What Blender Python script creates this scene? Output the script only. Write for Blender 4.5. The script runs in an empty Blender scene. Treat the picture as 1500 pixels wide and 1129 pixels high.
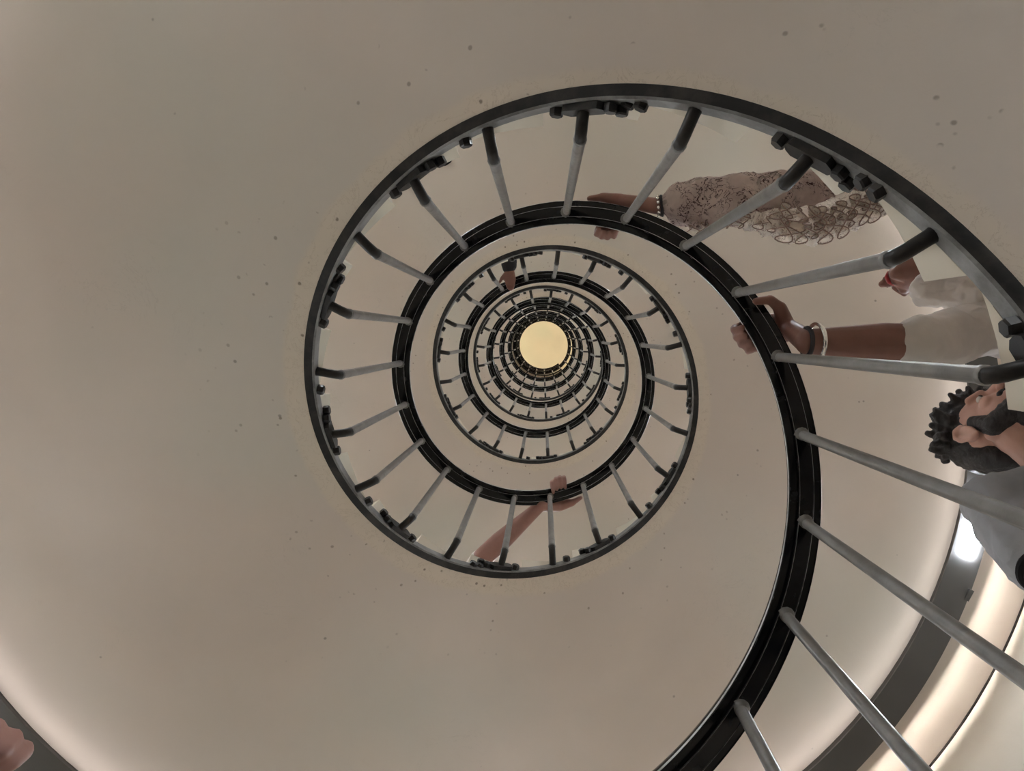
import bpy, bmesh, math, random
import numpy as np
from mathutils import Vector, Matrix

# ------------------------------------------------------------------ scene, camera, light settings
S = 0.7                      # metres per unit of the stairwell's radius
ZF = -1.54                   # floor level relative to the camera (in well radii)
scene = bpy.context.scene
col = scene.collection
rnd = random.Random(4)

def V(x, y, z):              # stair coordinates (well radii, z from eye level) -> world metres
    return Vector((x * S, -y * S, (z - ZF) * S))

cam_d = bpy.data.cameras.new('camera')
cam = bpy.data.objects.new('camera', cam_d)
col.objects.link(cam)
cam_d.sensor_width = 36
cam_d.lens = 1085 / 1500 * 36
cam_d.clip_start = 0.02
right = Vector((0.99914, 0.0, 0.0414)); up = Vector((-0.00277, -0.99776, 0.06681)); fwd = Vector((-0.04131, 0.06687, 0.99691))
rm = Matrix((right, up, -fwd)).transposed().to_4x4()
cam.matrix_world = Matrix.Translation(V(-0.0153, 0.3148, 0)) @ rm
scene.camera = cam

world = bpy.data.worlds.new('world'); scene.world = world; world.use_nodes = True
world.node_tree.nodes['Background'].inputs[0].default_value = (0.5, 0.47, 0.42, 1)
world.node_tree.nodes['Background'].inputs[1].default_value = 0.0
scene.view_settings.view_transform = 'Standard'
scene.view_settings.look = 'None'
scene.view_settings.gamma = 1
scene.view_settings.exposure = 1.41
LED_POWER = 85.0             # strip on the outer side of the trunking, whole stair
LED_IN_POWER = 4.6           # strip on the inner side of the trunking
PANEL_POWER = 80.0           # flat cool lamps in the trunking
TOP_POWER = 345.0            # warm unseen lamps added above the top landing
scene.cycles.max_bounces = 14
scene.cycles.diffuse_bounces = 10
scene.cycles.glossy_bounces = 5
scene.cycles.use_denoising = True
scene.cycles.sample_clamp_indirect = 6

# ------------------------------------------------------------------ stair geometry
PITCH, Z0 = 3.688, 1.2274
KN = np.arange(-1.5, 16.1, 1.25)
SPZ = np.array([-0.0666, -0.0133, 0.125, 0.0344, -0.0246, -0.0281, 0.0002, -0.0195, -0.0195, -0.0057, -0.0083, -0.0032, 0.0194, 0.0097, 0.0])
SPR = np.array([0.022, -0.0025, 0.0454, 0.0022, -0.012, -0.0167, 0.001, 0.0032, 0.021, 0.0121, 0.012, -0.0192, -0.0659, -0.0297, 0.0013])
_o = np.linspace(-0.6, 0.6, 13); _w = np.exp(-(_o / 0.3) ** 2); _w /= _w.sum()
def sm(th, sp):
    th = np.asarray(th, float)
    return sum(w * np.interp(th + o, KN, sp) for o, w in zip(_o, _w))
def zs(th): return Z0 + PITCH * np.asarray(th, float) / (2 * math.pi) + sm(th, SPZ)   # soffit height at the inner edge
def rp(th): return sm(th, SPR)                                                          # the well is not perfectly round
def rad(th): return 1.0 + rp(th)
RW = 3.29                    # wall radius
RAIL = 0.871                 # handrail radius
TH0, TH1 = -4.6, 39.5        # bottom and top of the stair
DTH = 2 * math.pi / 21       # one step, one baluster
TOPZ = float(zs(TH1))
CEILZ = TOPZ + 3.9

# ------------------------------------------------------------------ materials
def mat(name, base, rough=0.5, metal=0.0, spec=0.5, coat=0.0):
    m = bpy.data.materials.new(name); m.use_nodes = True
    b = m.node_tree.nodes['Principled BSDF']
    b.inputs['Base Color'].default_value = (*base, 1)
    b.inputs['Roughness'].default_value = rough
    b.inputs['Metallic'].default_value = metal
    b.inputs['Specular IOR Level'].default_value = spec
    b.inputs['Coat Weight'].default_value = coat
    b.inputs['Coat Roughness'].default_value = 0.08
    return m
class NT:
    def __init__(s, m): s.m = m; s.t = m.node_tree; s.b = s.t.nodes['Principled BSDF']; s.c = None
    def n(s, ty, **kw):
        x = s.t.nodes.new(ty)
        for k, v in kw.items(): setattr(x, k, v)
        return x
    def l(s, a, b): s.t.links.new(a, b)
    def pos(s, scale=(1, 1, 1)):
        tc = s.n('ShaderNodeTexCoord'); mp = s.n('ShaderNodeMapping'); mp.inputs['Scale'].default_value = scale
        s.l(tc.outputs['Object'], mp.inputs['Vector']); return mp.outputs[0]
    def noise(s, scale, detail=4, rough=0.55, vec=None, dist=0.0):
        x = s.n('ShaderNodeTexNoise'); x.inputs['Scale'].default_value = scale; x.inputs['Detail'].default_value = detail
        x.inputs['Roughness'].default_value = rough; x.inputs['Distortion'].default_value = dist
        s.l(vec or s.pos(), x.inputs['Vector']); return x.outputs['Fac']
    def ramp(s, fac, stops):
        r = s.n('ShaderNodeValToRGB'); e = r.color_ramp.elements
        while len(e) < len(stops): e.new(0.5)
        for q, (p, c) in zip(e, stops):
            q.position = p; q.color = (*c, 1) if len(c) == 3 else c
        s.l(fac, r.inputs[0]); return r.outputs[0]
    def mix(s, fac, a, b, mode='MIX'):
        x = s.n('ShaderNodeMix', data_type='RGBA', blend_type=mode)
        for i, v in ((0, fac), (6, a), (7, b)):
            if isinstance(v, (float, int)): x.inputs[i].default_value = v
            elif isinstance(v, tuple): x.inputs[i].default_value = (*v, 1)
            else: s.l(v, x.inputs[i])
        return x.outputs[2]
    def math(s, op, a, b=0.0, clamp=False):
        x = s.n('ShaderNodeMath', operation=op, use_clamp=clamp)
        for i, v in ((0, a), (1, b)):
            if isinstance(v, (float, int)): x.inputs[i].default_value = v
            else: s.l(v, x.inputs[i])
        return x.outputs[0]
    def bump(s, h, strength=0.2, dist=0.01):
        x = s.n('ShaderNodeBump'); x.inputs['Strength'].default_value = strength; x.inputs['Distance'].default_value = dist
        s.l(h, x.inputs['Height']); s.l(x.outputs[0], s.b.inputs['Normal'])
    def color(s, c): s.l(c, s.b.inputs['Base Color'])

def plaster(name, base, lip=False, rough=0.6):
    m = mat(name, base, rough, spec=0.35); t = NT(m)
    big = t.noise(1.1, 3, 0.5, dist=0.6)
    c = t.ramp(big, [(0.3, tuple(k * 0.93 for k in base)), (0.7, tuple(k * 1.05 for k in base))])
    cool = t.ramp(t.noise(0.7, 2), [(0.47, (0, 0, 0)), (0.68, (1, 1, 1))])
    c = t.mix(t.math('MULTIPLY', cool, 0.85), c, (base[0] * 0.91, base[1] * 1.01, base[2] * 1.02))  # cool lamp light painted into the plaster colour as soft patches
    # faint streaks and hairlines
    st = t.ramp(t.noise(5.0, 5, 0.6, dist=2.5), [(0.492, (0, 0, 0)), (0.5, (1, 1, 1)), (0.508, (0, 0, 0))])
    sel = t.ramp(t.noise(1.7, 2), [(0.58, (0, 0, 0)), (0.66, (1, 1, 1))])
    c = t.mix(t.math('MULTIPLY', t.math('MULTIPLY', st, sel), 0.22), c, tuple(k * 0.55 for k in base))
    # small chips and dark specks
    vo = t.n('ShaderNodeTexVoronoi'); vo.inputs['Scale'].default_value = 13; t.l(t.pos(), vo.inputs['Vector'])
    sp = t.ramp(vo.outputs['Distance'], [(0.05, (1, 1, 1)), (0.085, (0, 0, 0))])
    rare = t.ramp(t.noise(3.1, 3, 0.7), [(0.57, (0, 0, 0)), (0.6, (1, 1, 1))])
    c = t.mix(t.math('MULTIPLY', t.math('MULTIPLY', sp, rare), 0.7), c, tuple(k * 0.35 for k in base))
    if lip:   # touched-up paint and scuffs along the inner edge
        tc = t.n('ShaderNodeTexCoord'); sx = t.n('ShaderNodeSeparateXYZ'); t.l(tc.outputs['Object'], sx.inputs[0])
        r = t.math('SQRT', t.math('ADD', t.math('MULTIPLY', sx.outputs[0], sx.outputs[0]), t.math('MULTIPLY', sx.outputs[1], sx.outputs[1])))
        wob = t.math('MULTIPLY', t.noise(6, 4), 0.05)
        rr = t.math('SUBTRACT', r, wob)
        edge = t.ramp(t.math('DIVIDE', rr, 2.0), [(0.0, (1, 1, 1)), (0.363, (1, 1, 1)), (0.372, (0, 0, 0)), (1.0, (0, 0, 0))])
        c = t.mix(t.math('MULTIPLY', edge, 0.45), c, (base[0] * 1.12, base[1] * 1.1, base[2] * 0.98))
        near = t.ramp(t.math('DIVIDE', r, 2.0), [(0.0, (1, 1, 1)), (0.37, (1, 1, 1)), (0.55, (0, 0, 0)), (1.0, (0, 0, 0))])
        v2 = t.n('ShaderNodeTexVoronoi'); v2.inputs['Scale'].default_value = 26; t.l(t.pos((1, 1, 1)), v2.inputs['Vector'])
        dots = t.ramp(v2.outputs['Distance'], [(0.1, (1, 1, 1)), (0.17, (0, 0, 0))])
        pick = t.ramp(t.noise(7.5, 3, 0.7), [(0.53, (0, 0, 0)), (0.56, (1, 1, 1))])
        k = t.math('MULTIPLY', t.math('MULTIPLY', dots, pick), near)
        c = t.mix(t.math('MULTIPLY', k, 0.75), c, (0.11, 0.075, 0.05))
        sc = t.ramp(t.noise(11, 6, 0.7, dist=1.5), [(0.49, (0, 0, 0)), (0.5, (1, 1, 1)), (0.51, (0, 0, 0))])
        c = t.mix(t.math('MULTIPLY', t.math('MULTIPLY', sc, edge), 0.4), c, (0.28, 0.2, 0.13))
    t.color(c)
    t.bump(t.math('ADD', t.noise(9, 4), t.math('MULTIPLY', t.noise(60, 3), 0.25)), 0.12, 0.01)
    return m

CREAM = (0.60, 0.52, 0.465)
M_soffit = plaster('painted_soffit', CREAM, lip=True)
M_wall = plaster('painted_wall', (0.63, 0.585, 0.52), rough=0.45)
M_step = plaster('painted_steps', (0.62, 0.555, 0.46))
M_ceil = plaster('ceiling_paint', (0.78, 0.71, 0.54))

def iron(name, lo, hi, rough, cut=(0.45, 0.65), scale=14, spec=0.5):
    m = mat(name, lo, rough, spec=spec); t = NT(m)
    f = t.noise(scale, 6, 0.65)
    t.color(t.ramp(f, [(cut[0], lo), (cut[1], hi)]))
    rr = t.ramp(t.noise(scale * 2, 4), [(0.3, (rough * 0.75,) * 3), (0.7, (rough * 1.25,) * 3)])
    t.l(rr, t.b.inputs['Roughness'])
    t.bump(t.noise(scale * 3, 4), 0.25, 0.002)
    return m
M_iron = iron('black_iron', (0.007, 0.006, 0.006), (0.03, 0.025, 0.022), 0.42, spec=0.3)
M_lit_face = iron('lit_grey_iron', (0.10, 0.097, 0.095), (0.30, 0.30, 0.30), 0.45, (0.4, 0.72), 11)  # light falling on the stringer's inner face, painted as a lighter grey
M_lit_shaft = iron('lit_shaft_iron', (0.115, 0.108, 0.102), (0.22, 0.21, 0.20), 0.4, (0.35, 0.75), 20)  # light on the upright shafts is put into this paler colour
M_rail = mat('gloss_black_paint', (0.003, 0.003, 0.004), 0.2, spec=0.22)
t = NT(M_rail); t.bump(t.noise(40, 3), 0.06, 0.002)
t.l(t.ramp(t.noise(25, 5), [(0.4, (0.16,) * 3), (0.75, (0.34,) * 3)]), t.b.inputs['Roughness'])
M_glint = iron('bright_rail_glint', (0.30, 0.30, 0.31), (0.62, 0.62, 0.63), 0.3, (0.35, 0.6), 9)  # highlight lines along the rail edges, painted as bright strips
M_trunk = iron('charcoal_sheet_metal', (0.062, 0.058, 0.057), (0.078, 0.074, 0.072), 0.5, (0.3, 0.7), 8)
M_floor = iron('dark_stone_floor', (0.03, 0.027, 0.025), (0.05, 0.046, 0.042), 0.6, (0.3, 0.7), 4)

def emit(name, colr, strength):
    m = mat(name, colr, 0.5); b = m.node_tree.nodes['Principled BSDF']
    b.inputs['Emission Color'].default_value = (*colr, 1); b.inputs['Emission Strength'].default_value = strength
    return m
M_led = emit('warm_white_strip', (1.0, 0.94, 0.85), LED_POWER)
M_led2 = emit('soft_white_strip', (1.0, 0.96, 0.92), LED_IN_POWER)
M_panel = emit('cool_white_lamp', (0.86, 0.93, 1.0), PANEL_POWER)

def skin_mat(name, base):
    m = mat(name, base, 0.5, spec=0.35); t = NT(m)
    c = t.ramp(t.noise(22, 4), [(0.35, tuple(k * 0.86 for k in base)), (0.7, base)])
    c = t.mix(t.math('MULTIPLY', t.noise(60, 2), 0.25), c, (base[0] * 0.95, base[1] * 0.62, base[2] * 0.6))
    t.color(c); t.b.inputs['Subsurface Weight'].default_value = 0.08
    t.b.inputs['Subsurface Radius'].default_value = (0.02, 0.008, 0.005)
    t.bump(t.noise(150, 3), 0.15, 0.002)
    return m
M_skin = skin_mat('fair_skin', (0.36, 0.20, 0.17))
M_skin2 = skin_mat('tanned_skin', (0.23, 0.115, 0.09))
M_skin3 = skin_mat('pale_skin', (0.56, 0.34, 0.27))
def cloth(name, base, var=0.85, rough=0.85):
    m = mat(name, base, rough, spec=0.2); t = NT(m)
    t.color(t.ramp(t.noise(9, 4), [(0.3, tuple(k * var for k in base)), (0.7, base)]))
    t.bump(t.math('ADD', t.noise(18, 5, 0.6, dist=0.8), t.math('MULTIPLY', t.noise(260, 2), 0.2)), 0.35, 0.008)
    return m
M_white = cloth('white_cotton', (0.80, 0.74, 0.70))
M_grey = cloth('heather_grey_cotton', (0.30, 0.30, 0.32))
M_dark = cloth('dark_grey_cloth', (0.035, 0.033, 0.036))
M_navy = cloth('dark_blue_denim', (0.03, 0.04, 0.07))
M_tan = cloth('tan_trousers', (0.25, 0.19, 0.13))
M_black = cloth('black_cloth', (0.012, 0.011, 0.012))
M_bag = cloth('brown_leather', (0.09, 0.055, 0.02), rough=0.45)
M_hair = mat('dark_brown_hair', (0.018, 0.012, 0.010), 0.45); t = NT(M_hair)
t.bump(t.noise(40, 6, 0.7, vec=t.pos((6, 1, 1))), 0.8, 0.01)
M_lip = mat('red_lips', (0.35, 0.03, 0.035), 0.35)
M_eye = mat('eye_white', (0.75, 0.72, 0.68), 0.2)
M_iris = mat('dark_iris', (0.02, 0.012, 0.008), 0.15)
M_silver = mat('polished_silver', (0.8, 0.78, 0.75), 0.15, metal=1.0)
M_cord = mat('dark_cord', (0.02, 0.015, 0.018), 0.7)
M_phone = mat('phone_glass', (0.02, 0.02, 0.025), 0.1)
def floral():
    m = mat('floral_print', (0.6, 0.5, 0.47), 0.85, spec=0.2); t = NT(m)
    base = t.ramp(t.noise(14, 3), [(0.35, (0.50, 0.40, 0.38)), (0.65, (0.68, 0.57, 0.53))])
    br = t.ramp(t.noise(20, 3, 0.6, dist=2.5), [(0.475, (0, 0, 0)), (0.495, (1, 1, 1)), (0.515, (1, 1, 1)), (0.535, (0, 0, 0))])
    selb = t.ramp(t.noise(11, 2), [(0.43, (0, 0, 0)), (0.5, (1, 1, 1))])
    c = t.mix(t.math('MULTIPLY', br, selb), base, (0.065, 0.03, 0.035))
    g = t.ramp(t.noise(20, 3, dist=1), [(0.58, (0, 0, 0)), (0.64, (1, 1, 1))])
    c = t.mix(t.math('MULTIPLY', g, 0.5), c, (0.20, 0.19, 0.15))
    t.color(c); t.bump(t.noise(18, 5, dist=0.6), 0.4, 0.008); return m
def thin(m, k):
    t = NT(m); tr = t.n('ShaderNodeBsdfTranslucent'); mx = t.n('ShaderNodeMixShader'); mx.inputs[0].default_value = k
    out = m.node_tree.nodes['Material Output']; src = t.b.inputs['Base Color'].links[0].from_socket
    t.l(src, tr.inputs[0]); t.l(t.b.outputs[0], mx.inputs[1]); t.l(tr.outputs[0], mx.inputs[2]); t.l(mx.outputs[0], out.inputs[0])
M_floral = floral(); thin(M_floral, 0.4)
def ruffle_mat():
    m = mat('white_ruffle_print', (0.75, 0.7, 0.64), 0.8, spec=0.2); t = NT(m)
    br = t.ramp(t.noise(26, 3, 0.6, dist=2.0), [(0.486, (0, 0, 0)), (0.497, (1, 1, 1)), (0.507, (1, 1, 1)), (0.518, (0, 0, 0))])
    t.color(t.mix(br, (0.93, 0.88, 0.83), (0.16, 0.09, 0.08))); return m
M_ruffle = ruffle_mat(); thin(M_ruffle, 0.7); thin(M_white, 0.25)

# ------------------------------------------------------------------ object helpers
def link(name, verts, faces, mats, parent=None, smooth=True, fmat=None, angle=40):
    me = bpy.data.meshes.new(name)
    me.from_pydata([tuple(v) for v in verts], [], [tuple(f) for f in faces])
    for m in (mats if isinstance(mats, (list, tuple)) else [mats]): me.materials.append(m)
    if fmat is not None: me.polygons.foreach_set('material_index', np.asarray(fmat, np.int32))
    bm = bmesh.new(); bm.from_mesh(me); bmesh.ops.recalc_face_normals(bm, faces=bm.faces); bm.to_mesh(me); bm.free()
    if smooth:
        me.polygons.foreach_set('use_smooth', [True] * len(me.polygons))
        me.set_sharp_from_angle(angle=math.radians(angle))
    me.update()
    o = bpy.data.objects.new(name, me); col.objects.link(o)
    if parent is not None: o.parent = parent
    return o
def tag(o, label=None, cat=None, group=None, kind=None):
    if label: o['label'] = label
    if cat: o['category'] = cat
    if group: o['group'] = group
    if kind: o['kind'] = kind
    return o
def empty(name, label, cat, loc=(0, 0, 0)):
    o = bpy.data.objects.new(name, None); col.objects.link(o); o.empty_display_size = 0.1; o.location = loc
    return tag(o, label, cat)

def sweep(ths, prof, cap=True):
    """prof: function th -> list of (r, z); returns verts, faces and the profile index of every face"""
    vs, fs, pi = [], [], []
    n = None
    for th in ths:
        p = prof(float(th)); n = len(p); c, s = math.cos(th), math.sin(th)
        vs += [V(r * c, r * s, z) for r, z in p]
    for i in range(len(ths) - 1):
        for j in range(n):
            k = (j + 1) % n
            fs.append((i * n + j, i * n + k, (i + 1) * n + k, (i + 1) * n + j)); pi.append(j)
    if cap:
        fs.append(tuple(range(n))); pi.append(0)
        fs.append(tuple((len(ths) - 1) * n + j for j in range(n))); pi.append(0)
    return vs, fs, pi

# ------------------------------------------------------------------ the setting: wall, floor, ceiling
def cyl_shell(r0, r1, z0, z1, seg=160):
    vs, fs = [], []
    for i in range(seg):
        a = 2 * math.pi * i / seg; c, s = math.cos(a), math.sin(a)
        vs += [V(r0 * c, r0 * s, z0), V(r0 * c, r0 * s, z1), V(r1 * c, r1 * s, z1), V(r1 * c, r1 * s, z0)]
    for i in range(seg):
        k = (i + 1) % seg
        for j in range(4):
            fs.append((i * 4 + j, i * 4 + (j + 1) % 4, k * 4 + (j + 1) % 4, k * 4 + j))
    return vs, fs
def disc(r, z0, z1, seg=160):
    vs = [V(r * math.cos(2 * math.pi * i / seg), r * math.sin(2 * math.pi * i / seg), z) for z in (z0, z1) for i in range(seg)]
    fs = [tuple(range(seg)), tuple(range(seg, 2 * seg))] + [(i, (i + 1) % seg, seg + (i + 1) % seg, seg + i) for i in range(seg)]
    return vs, fs
wall = link('wall_outer', *cyl_shell(RW, RW + 0.3, ZF, CEILZ), M_wall); tag(wall, kind='structure')
floor = link('floor', *disc(RW + 0.3, ZF - 0.2, ZF), M_floor); tag(floor, kind='structure')
ceil = link('ceiling', *disc(RW + 0.3, CEILZ, CEILZ + 0.2), M_ceil); tag(ceil, kind='structure')

# ------------------------------------------------------------------ the staircase: soffit slab and steps
stair = empty('spiral_staircase', 'cream painted spiral staircase with smooth underside winding up the round shaft', 'staircase', V(0, 0, ZF))
def soff(th):
    z = float(zs(th)); r = float(rad(th)); ri = r - 0.004
    return [(ri, z), (r + 0.35, z), (1.8, z), (2.4, z), (RW + 0.02, z), (RW + 0.02, z + 0.1), (ri, z + 0.1)]
v, f, _ = sweep(np.arange(TH0, TH1 + 0.001, 0.035), soff)
inv = stair.matrix_world.copy(); base = V(0, 0, ZF)
def local(vs, b=base): return [x - b for x in vs]
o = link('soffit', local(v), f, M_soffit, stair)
ALPHA = 1.587
steps_rest = ([], [])
NSTEP = int((TH1 - ALPHA) / DTH)
k0 = math.ceil((TH0 - ALPHA) / DTH) + 1
def nose(k): return ALPHA + k * DTH + {-1: 0.01, -2: 0.03, -3: 0.05}.get(k, 0.0 if k >= 0 else 0.072)
for k in range(k0, NSTEP):
    a = nose(k); zt = float(zs(a)) + (0.225 if k > -4 else 0.25)
    ths = np.linspace(a, nose(k + 1), 5)
    def pr(th, zt=zt):
        r = float(rad(th)) - 0.03; z = min(float(zs(th)) + 0.072, zt - 0.01)
        return [(r, z), (RW + 0.01, z), (RW + 0.01, zt), (r, zt)]
    v, f, _ = sweep(ths, pr)
    if -12 <= k < 88: link('step', local(v), f, M_step, stair, angle=30)
    else:
        n = len(steps_rest[0]); steps_rest[0].extend(local(v)); steps_rest[1].extend([tuple(i + n for i in q) for q in f])
tag(link('step_run', steps_rest[0], steps_rest[1], M_step, stair, angle=30), kind='stuff')
# top landing: a floor slab closing the shaft beside the head of the stair
v, f, _ = sweep(np.arange(TH1, TH1 + 3.6, 0.06), lambda th: [(1.0, TOPZ), (RW + 0.02, TOPZ), (RW + 0.02, TOPZ + 0.2), (1.0, TOPZ + 0.2)])
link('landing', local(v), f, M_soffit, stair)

# ------------------------------------------------------------------ the railing
railing = empty('stair_railing', 'black iron railing with glossy handrail running round the open stairwell', 'railing', V(0, 0, ZF))
def zrail(th): return float(zs(min(th, TH1)))
def strg(th):
    z = zrail(th) - 0.006; r = float(rad(th))
    return [(r + 0.004, z), (r - 0.03, z), (r - 0.037, z + 0.006), (r - 0.037, z + 0.062), (r - 0.03, z + 0.068), (r + 0.004, z + 0.068)]
THR = TH1 + 3.6
v, f, pi = sweep(np.arange(TH0, THR, 0.04), strg)
link('stringer', local(v), f, [M_iron, M_lit_face], railing, fmat=[1 if j in (1, 2, 3) else 0 for j in pi], angle=35)
# profile of the rail seen from its end: (offset, height, painted highlight line?)
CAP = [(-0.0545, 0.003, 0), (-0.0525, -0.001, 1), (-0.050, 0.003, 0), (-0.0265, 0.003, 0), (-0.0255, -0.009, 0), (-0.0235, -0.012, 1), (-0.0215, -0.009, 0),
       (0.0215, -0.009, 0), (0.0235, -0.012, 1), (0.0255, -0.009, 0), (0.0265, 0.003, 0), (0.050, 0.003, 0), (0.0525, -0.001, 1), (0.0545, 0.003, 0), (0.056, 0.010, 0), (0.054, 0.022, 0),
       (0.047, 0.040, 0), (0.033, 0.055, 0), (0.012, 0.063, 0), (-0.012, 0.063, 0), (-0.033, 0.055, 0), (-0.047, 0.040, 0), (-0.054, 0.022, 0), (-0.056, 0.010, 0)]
def hand(th):
    z = zrail(th) + 1.36; r = float(rp(th)) + RAIL
    return [(r + a, z + b) for a, b, _ in CAP]
v, f, pi = sweep(np.arange(TH0, THR, 0.03), hand)
glint = [0] * len(CAP)
for j in (12, 13, 23, 8, 5): glint[j] = 1
link('handrail', local(v), f, [M_rail, M_glint], railing, fmat=[glint[j] for j in pi], angle=28)

def tube_rings(path, radii, seg=12):
    """swept round bar through points (in local metres); returns verts, faces"""
    vs, fs = [], []
    n = len(path); up0 = Vector((0, 1, 0))
    for i, p in enumerate(path):
        d = (path[min(i + 1, n - 1)] - path[max(i - 1, 0)]).normalized()
        a = d.orthogonal() if abs(d.dot(up0)) > 0.95 else d.cross(up0)
        a.normalize(); b = d.cross(a)
        for k in range(seg):
            t_ = 2 * math.pi * k / seg
            vs.append(p + (a * math.cos(t_) + b * math.sin(t_)) * radii[i])
    for i in range(n - 1):
        for k in range(seg):
            q = (k + 1) % seg
            fs.append((i * seg + k, i * seg + q, (i + 1) * seg + q, (i + 1) * seg + k))
    fs.append(tuple(range(seg))); fs.append(tuple((n - 1) * seg + k for k in range(seg)))
    return vs, fs
# baluster in its own frame: x outward from the axis, z up, origin on the axis at the soffit's height
BR = 0.0185
def xz(x, z): return Vector((x * S, 0, z * S))
pth = [xz(0.970, 0.036), xz(0.955, 0.036), xz(0.915, 0.036), xz(0.893, 0.038), xz(0.879, 0.046), xz(0.872, 0.062)]
rad_ = [BR * 1.12, BR * 1.0, BR * 0.98, BR, BR, BR]
v1, f1 = tube_rings(pth, [q * S for q in rad_])
pth = [xz(0.872, 0.060), xz(0.872, 0.064), xz(0.872, 0.078), xz(0.872, 0.082), xz(0.8715, 0.4), xz(0.871, 0.9), xz(0.871, 1.352)]
rad_ = [BR, BR * 1.14, BR * 1.14, BR, BR * 0.98, BR * 0.95, BR * 0.92]
v2, f2 = tube_rings(pth, [q * S for q in rad_])
pth = [xz(0.871, 1.335), xz(0.871, 1.345), xz(0.871, 1.353)]
v3, f3 = tube_rings(pth, [q * S for q in (BR * 0.9, BR * 1.35, BR * 1.45)])
def joinm(*ms):
    V_, F_, I_ = [], [], []
    for i, (v, f) in enumerate(ms):
        n = len(V_); V_ += v; F_ += [tuple(a + n for a in q) for q in f]; I_ += [i] * len(f)
    return V_, F_, I_
def box(c, sx, sy, sz, rot=None):
    vs = [Vector((x * sx / 2, y * sy / 2, z * sz / 2)) for x in (-1, 1) for y in (-1, 1) for z in (-1, 1)]
    if rot is not None: vs = [rot @ q for q in vs]
    return [q + c for q in vs], [(0, 1, 3, 2), (4, 5, 7, 6), (0, 1, 5, 4), (2, 3, 7, 6), (0, 2, 6, 4), (1, 3, 7, 5)]
SLOPE = math.atan(PITCH / (2 * math.pi))
# ascending direction is +angle; in the object's frame that is -y (world y is mirrored)
ROTP = Matrix.Rotation(-SLOPE, 3, 'X')
def plate_mesh():
    vs, fs = [], []
    c = Vector((0.952 * S, 0, 0.036 * S))
    pts = [(-0.068, -0.010), (-0.055, -0.027), (0.055, -0.027), (0.068, -0.010), (0.068, 0.012), (0.055, 0.029), (-0.055, 0.029), (-0.068, 0.012)]
    for dx in (0.010, -0.012):
        for y, z in pts: vs.append(c + ROTP @ Vector((dx * S, y * S, z * S)))
    n = len(pts)
    fs = [tuple(range(n)), tuple(range(n, 2 * n))] + [(i, (i + 1) % n, n + (i + 1) % n, n + i) for i in range(n)]
    return vs, fs
def hexnut(y, dz=0.0, r=0.021, h=0.026):
    c = Vector((0.958 * S, 0, 0.036 * S)) + ROTP @ Vector((0, y * S, dz * S))
    vs, fs = [], []
    for x in (0.0, -h + 0.005, -h):
        rr = r * (0.82 if x == -h else 1)
        for k in range(6):
            a = math.pi / 3 * k + 0.2
            vs.append(c + Vector((x * S, math.cos(a) * rr * S, math.sin(a) * rr * S)))
    for i in (0, 1):
        for k in range(6): fs.append((i * 6 + k, i * 6 + (k + 1) % 6, (i + 1) * 6 + (k + 1) % 6, (i + 1) * 6 + k))
    fs += [tuple(range(6)), tuple(range(12, 18))]
    return vs, fs
BV, BF, BI = joinm((v1, f1), (v2, f2), (v3, f3))
proto_me = None
plate_me = nut_mes = None
def place(th):
    z = zrail(th); r = float(rp(th)); c, s = math.cos(th), math.sin(th)
    loc = V(r * c, r * s, z) - base
    return Matrix.Translation(loc) @ Matrix.Rotation(-th, 4, 'Z')
def inst(name, me, parent, mtx):
    o = bpy.data.objects.new(name, me); col.objects.link(o); o.parent = parent
    o.matrix_local = mtx
    return o
tmp = link('baluster', BV, BF, [M_iron, M_lit_shaft, M_lit_shaft], None, fmat=BI, angle=50); proto_me = tmp.data; bpy.data.objects.remove(tmp)
pv, pf = plate_mesh()
tmp = link('mounting_plate', pv, pf, M_iron, None, angle=20); plate_me = tmp.data; bpy.data.objects.remove(tmp)
NUTS = [(-0.088, -0.004), (0.088, 0.0), (0.108, 0.03), (-0.16, 0.0), (-0.205, 0.004)]
nut_me = []
for y, dz in NUTS:
    tmp = link('nut', *hexnut(y, dz), M_iron, None, angle=20); nut_me.append(tmp.data); bpy.data.objects.remove(tmp)
I = Matrix.Identity(4)
rest = ([], [], [])
NB = int((THR - 0.1 - 0.27) / DTH)
for i in range(math.ceil((TH0 + 0.05 - 0.27) / DTH), NB):
    th = 0.27 + i * DTH; m = place(th)
    withplate = (i % 2 == 0)
    if -6 <= i < 94:
        b = inst('baluster', proto_me, railing, m)
        if withplate:
            inst('mounting_plate', plate_me, b, I)
            inst('nut', nut_me[0], b, I); inst('nut', nut_me[1], b, I); inst('nut', nut_me[2], b, I)
        elif i in (3, 1, 25, 33, 41) or (i % 6 == 1):
            inst('nut', nut_me[3], b, I); inst('nut', nut_me[4], b, I)
        else:
            inst('nut', nut_me[0], b, I)
    else:
        n = len(rest[0]); rest[0].extend(m @ q for q in BV); rest[1].extend([tuple(a + n for a in q) for q in BF]); rest[2].extend(BI)
        if withplate:
            for vv, ff in ((pv, pf), hexnut(-0.088), hexnut(0.088)):
                n = len(rest[0]); rest[0].extend(m @ q for q in vv); rest[1].extend([tuple(a + n for a in q) for q in ff]); rest[2].extend([0] * len(ff))
tag(link('baluster_run', rest[0], rest[1], [M_iron, M_lit_shaft, M_lit_shaft], railing, fmat=rest[2], angle=50), kind='stuff')

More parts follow.
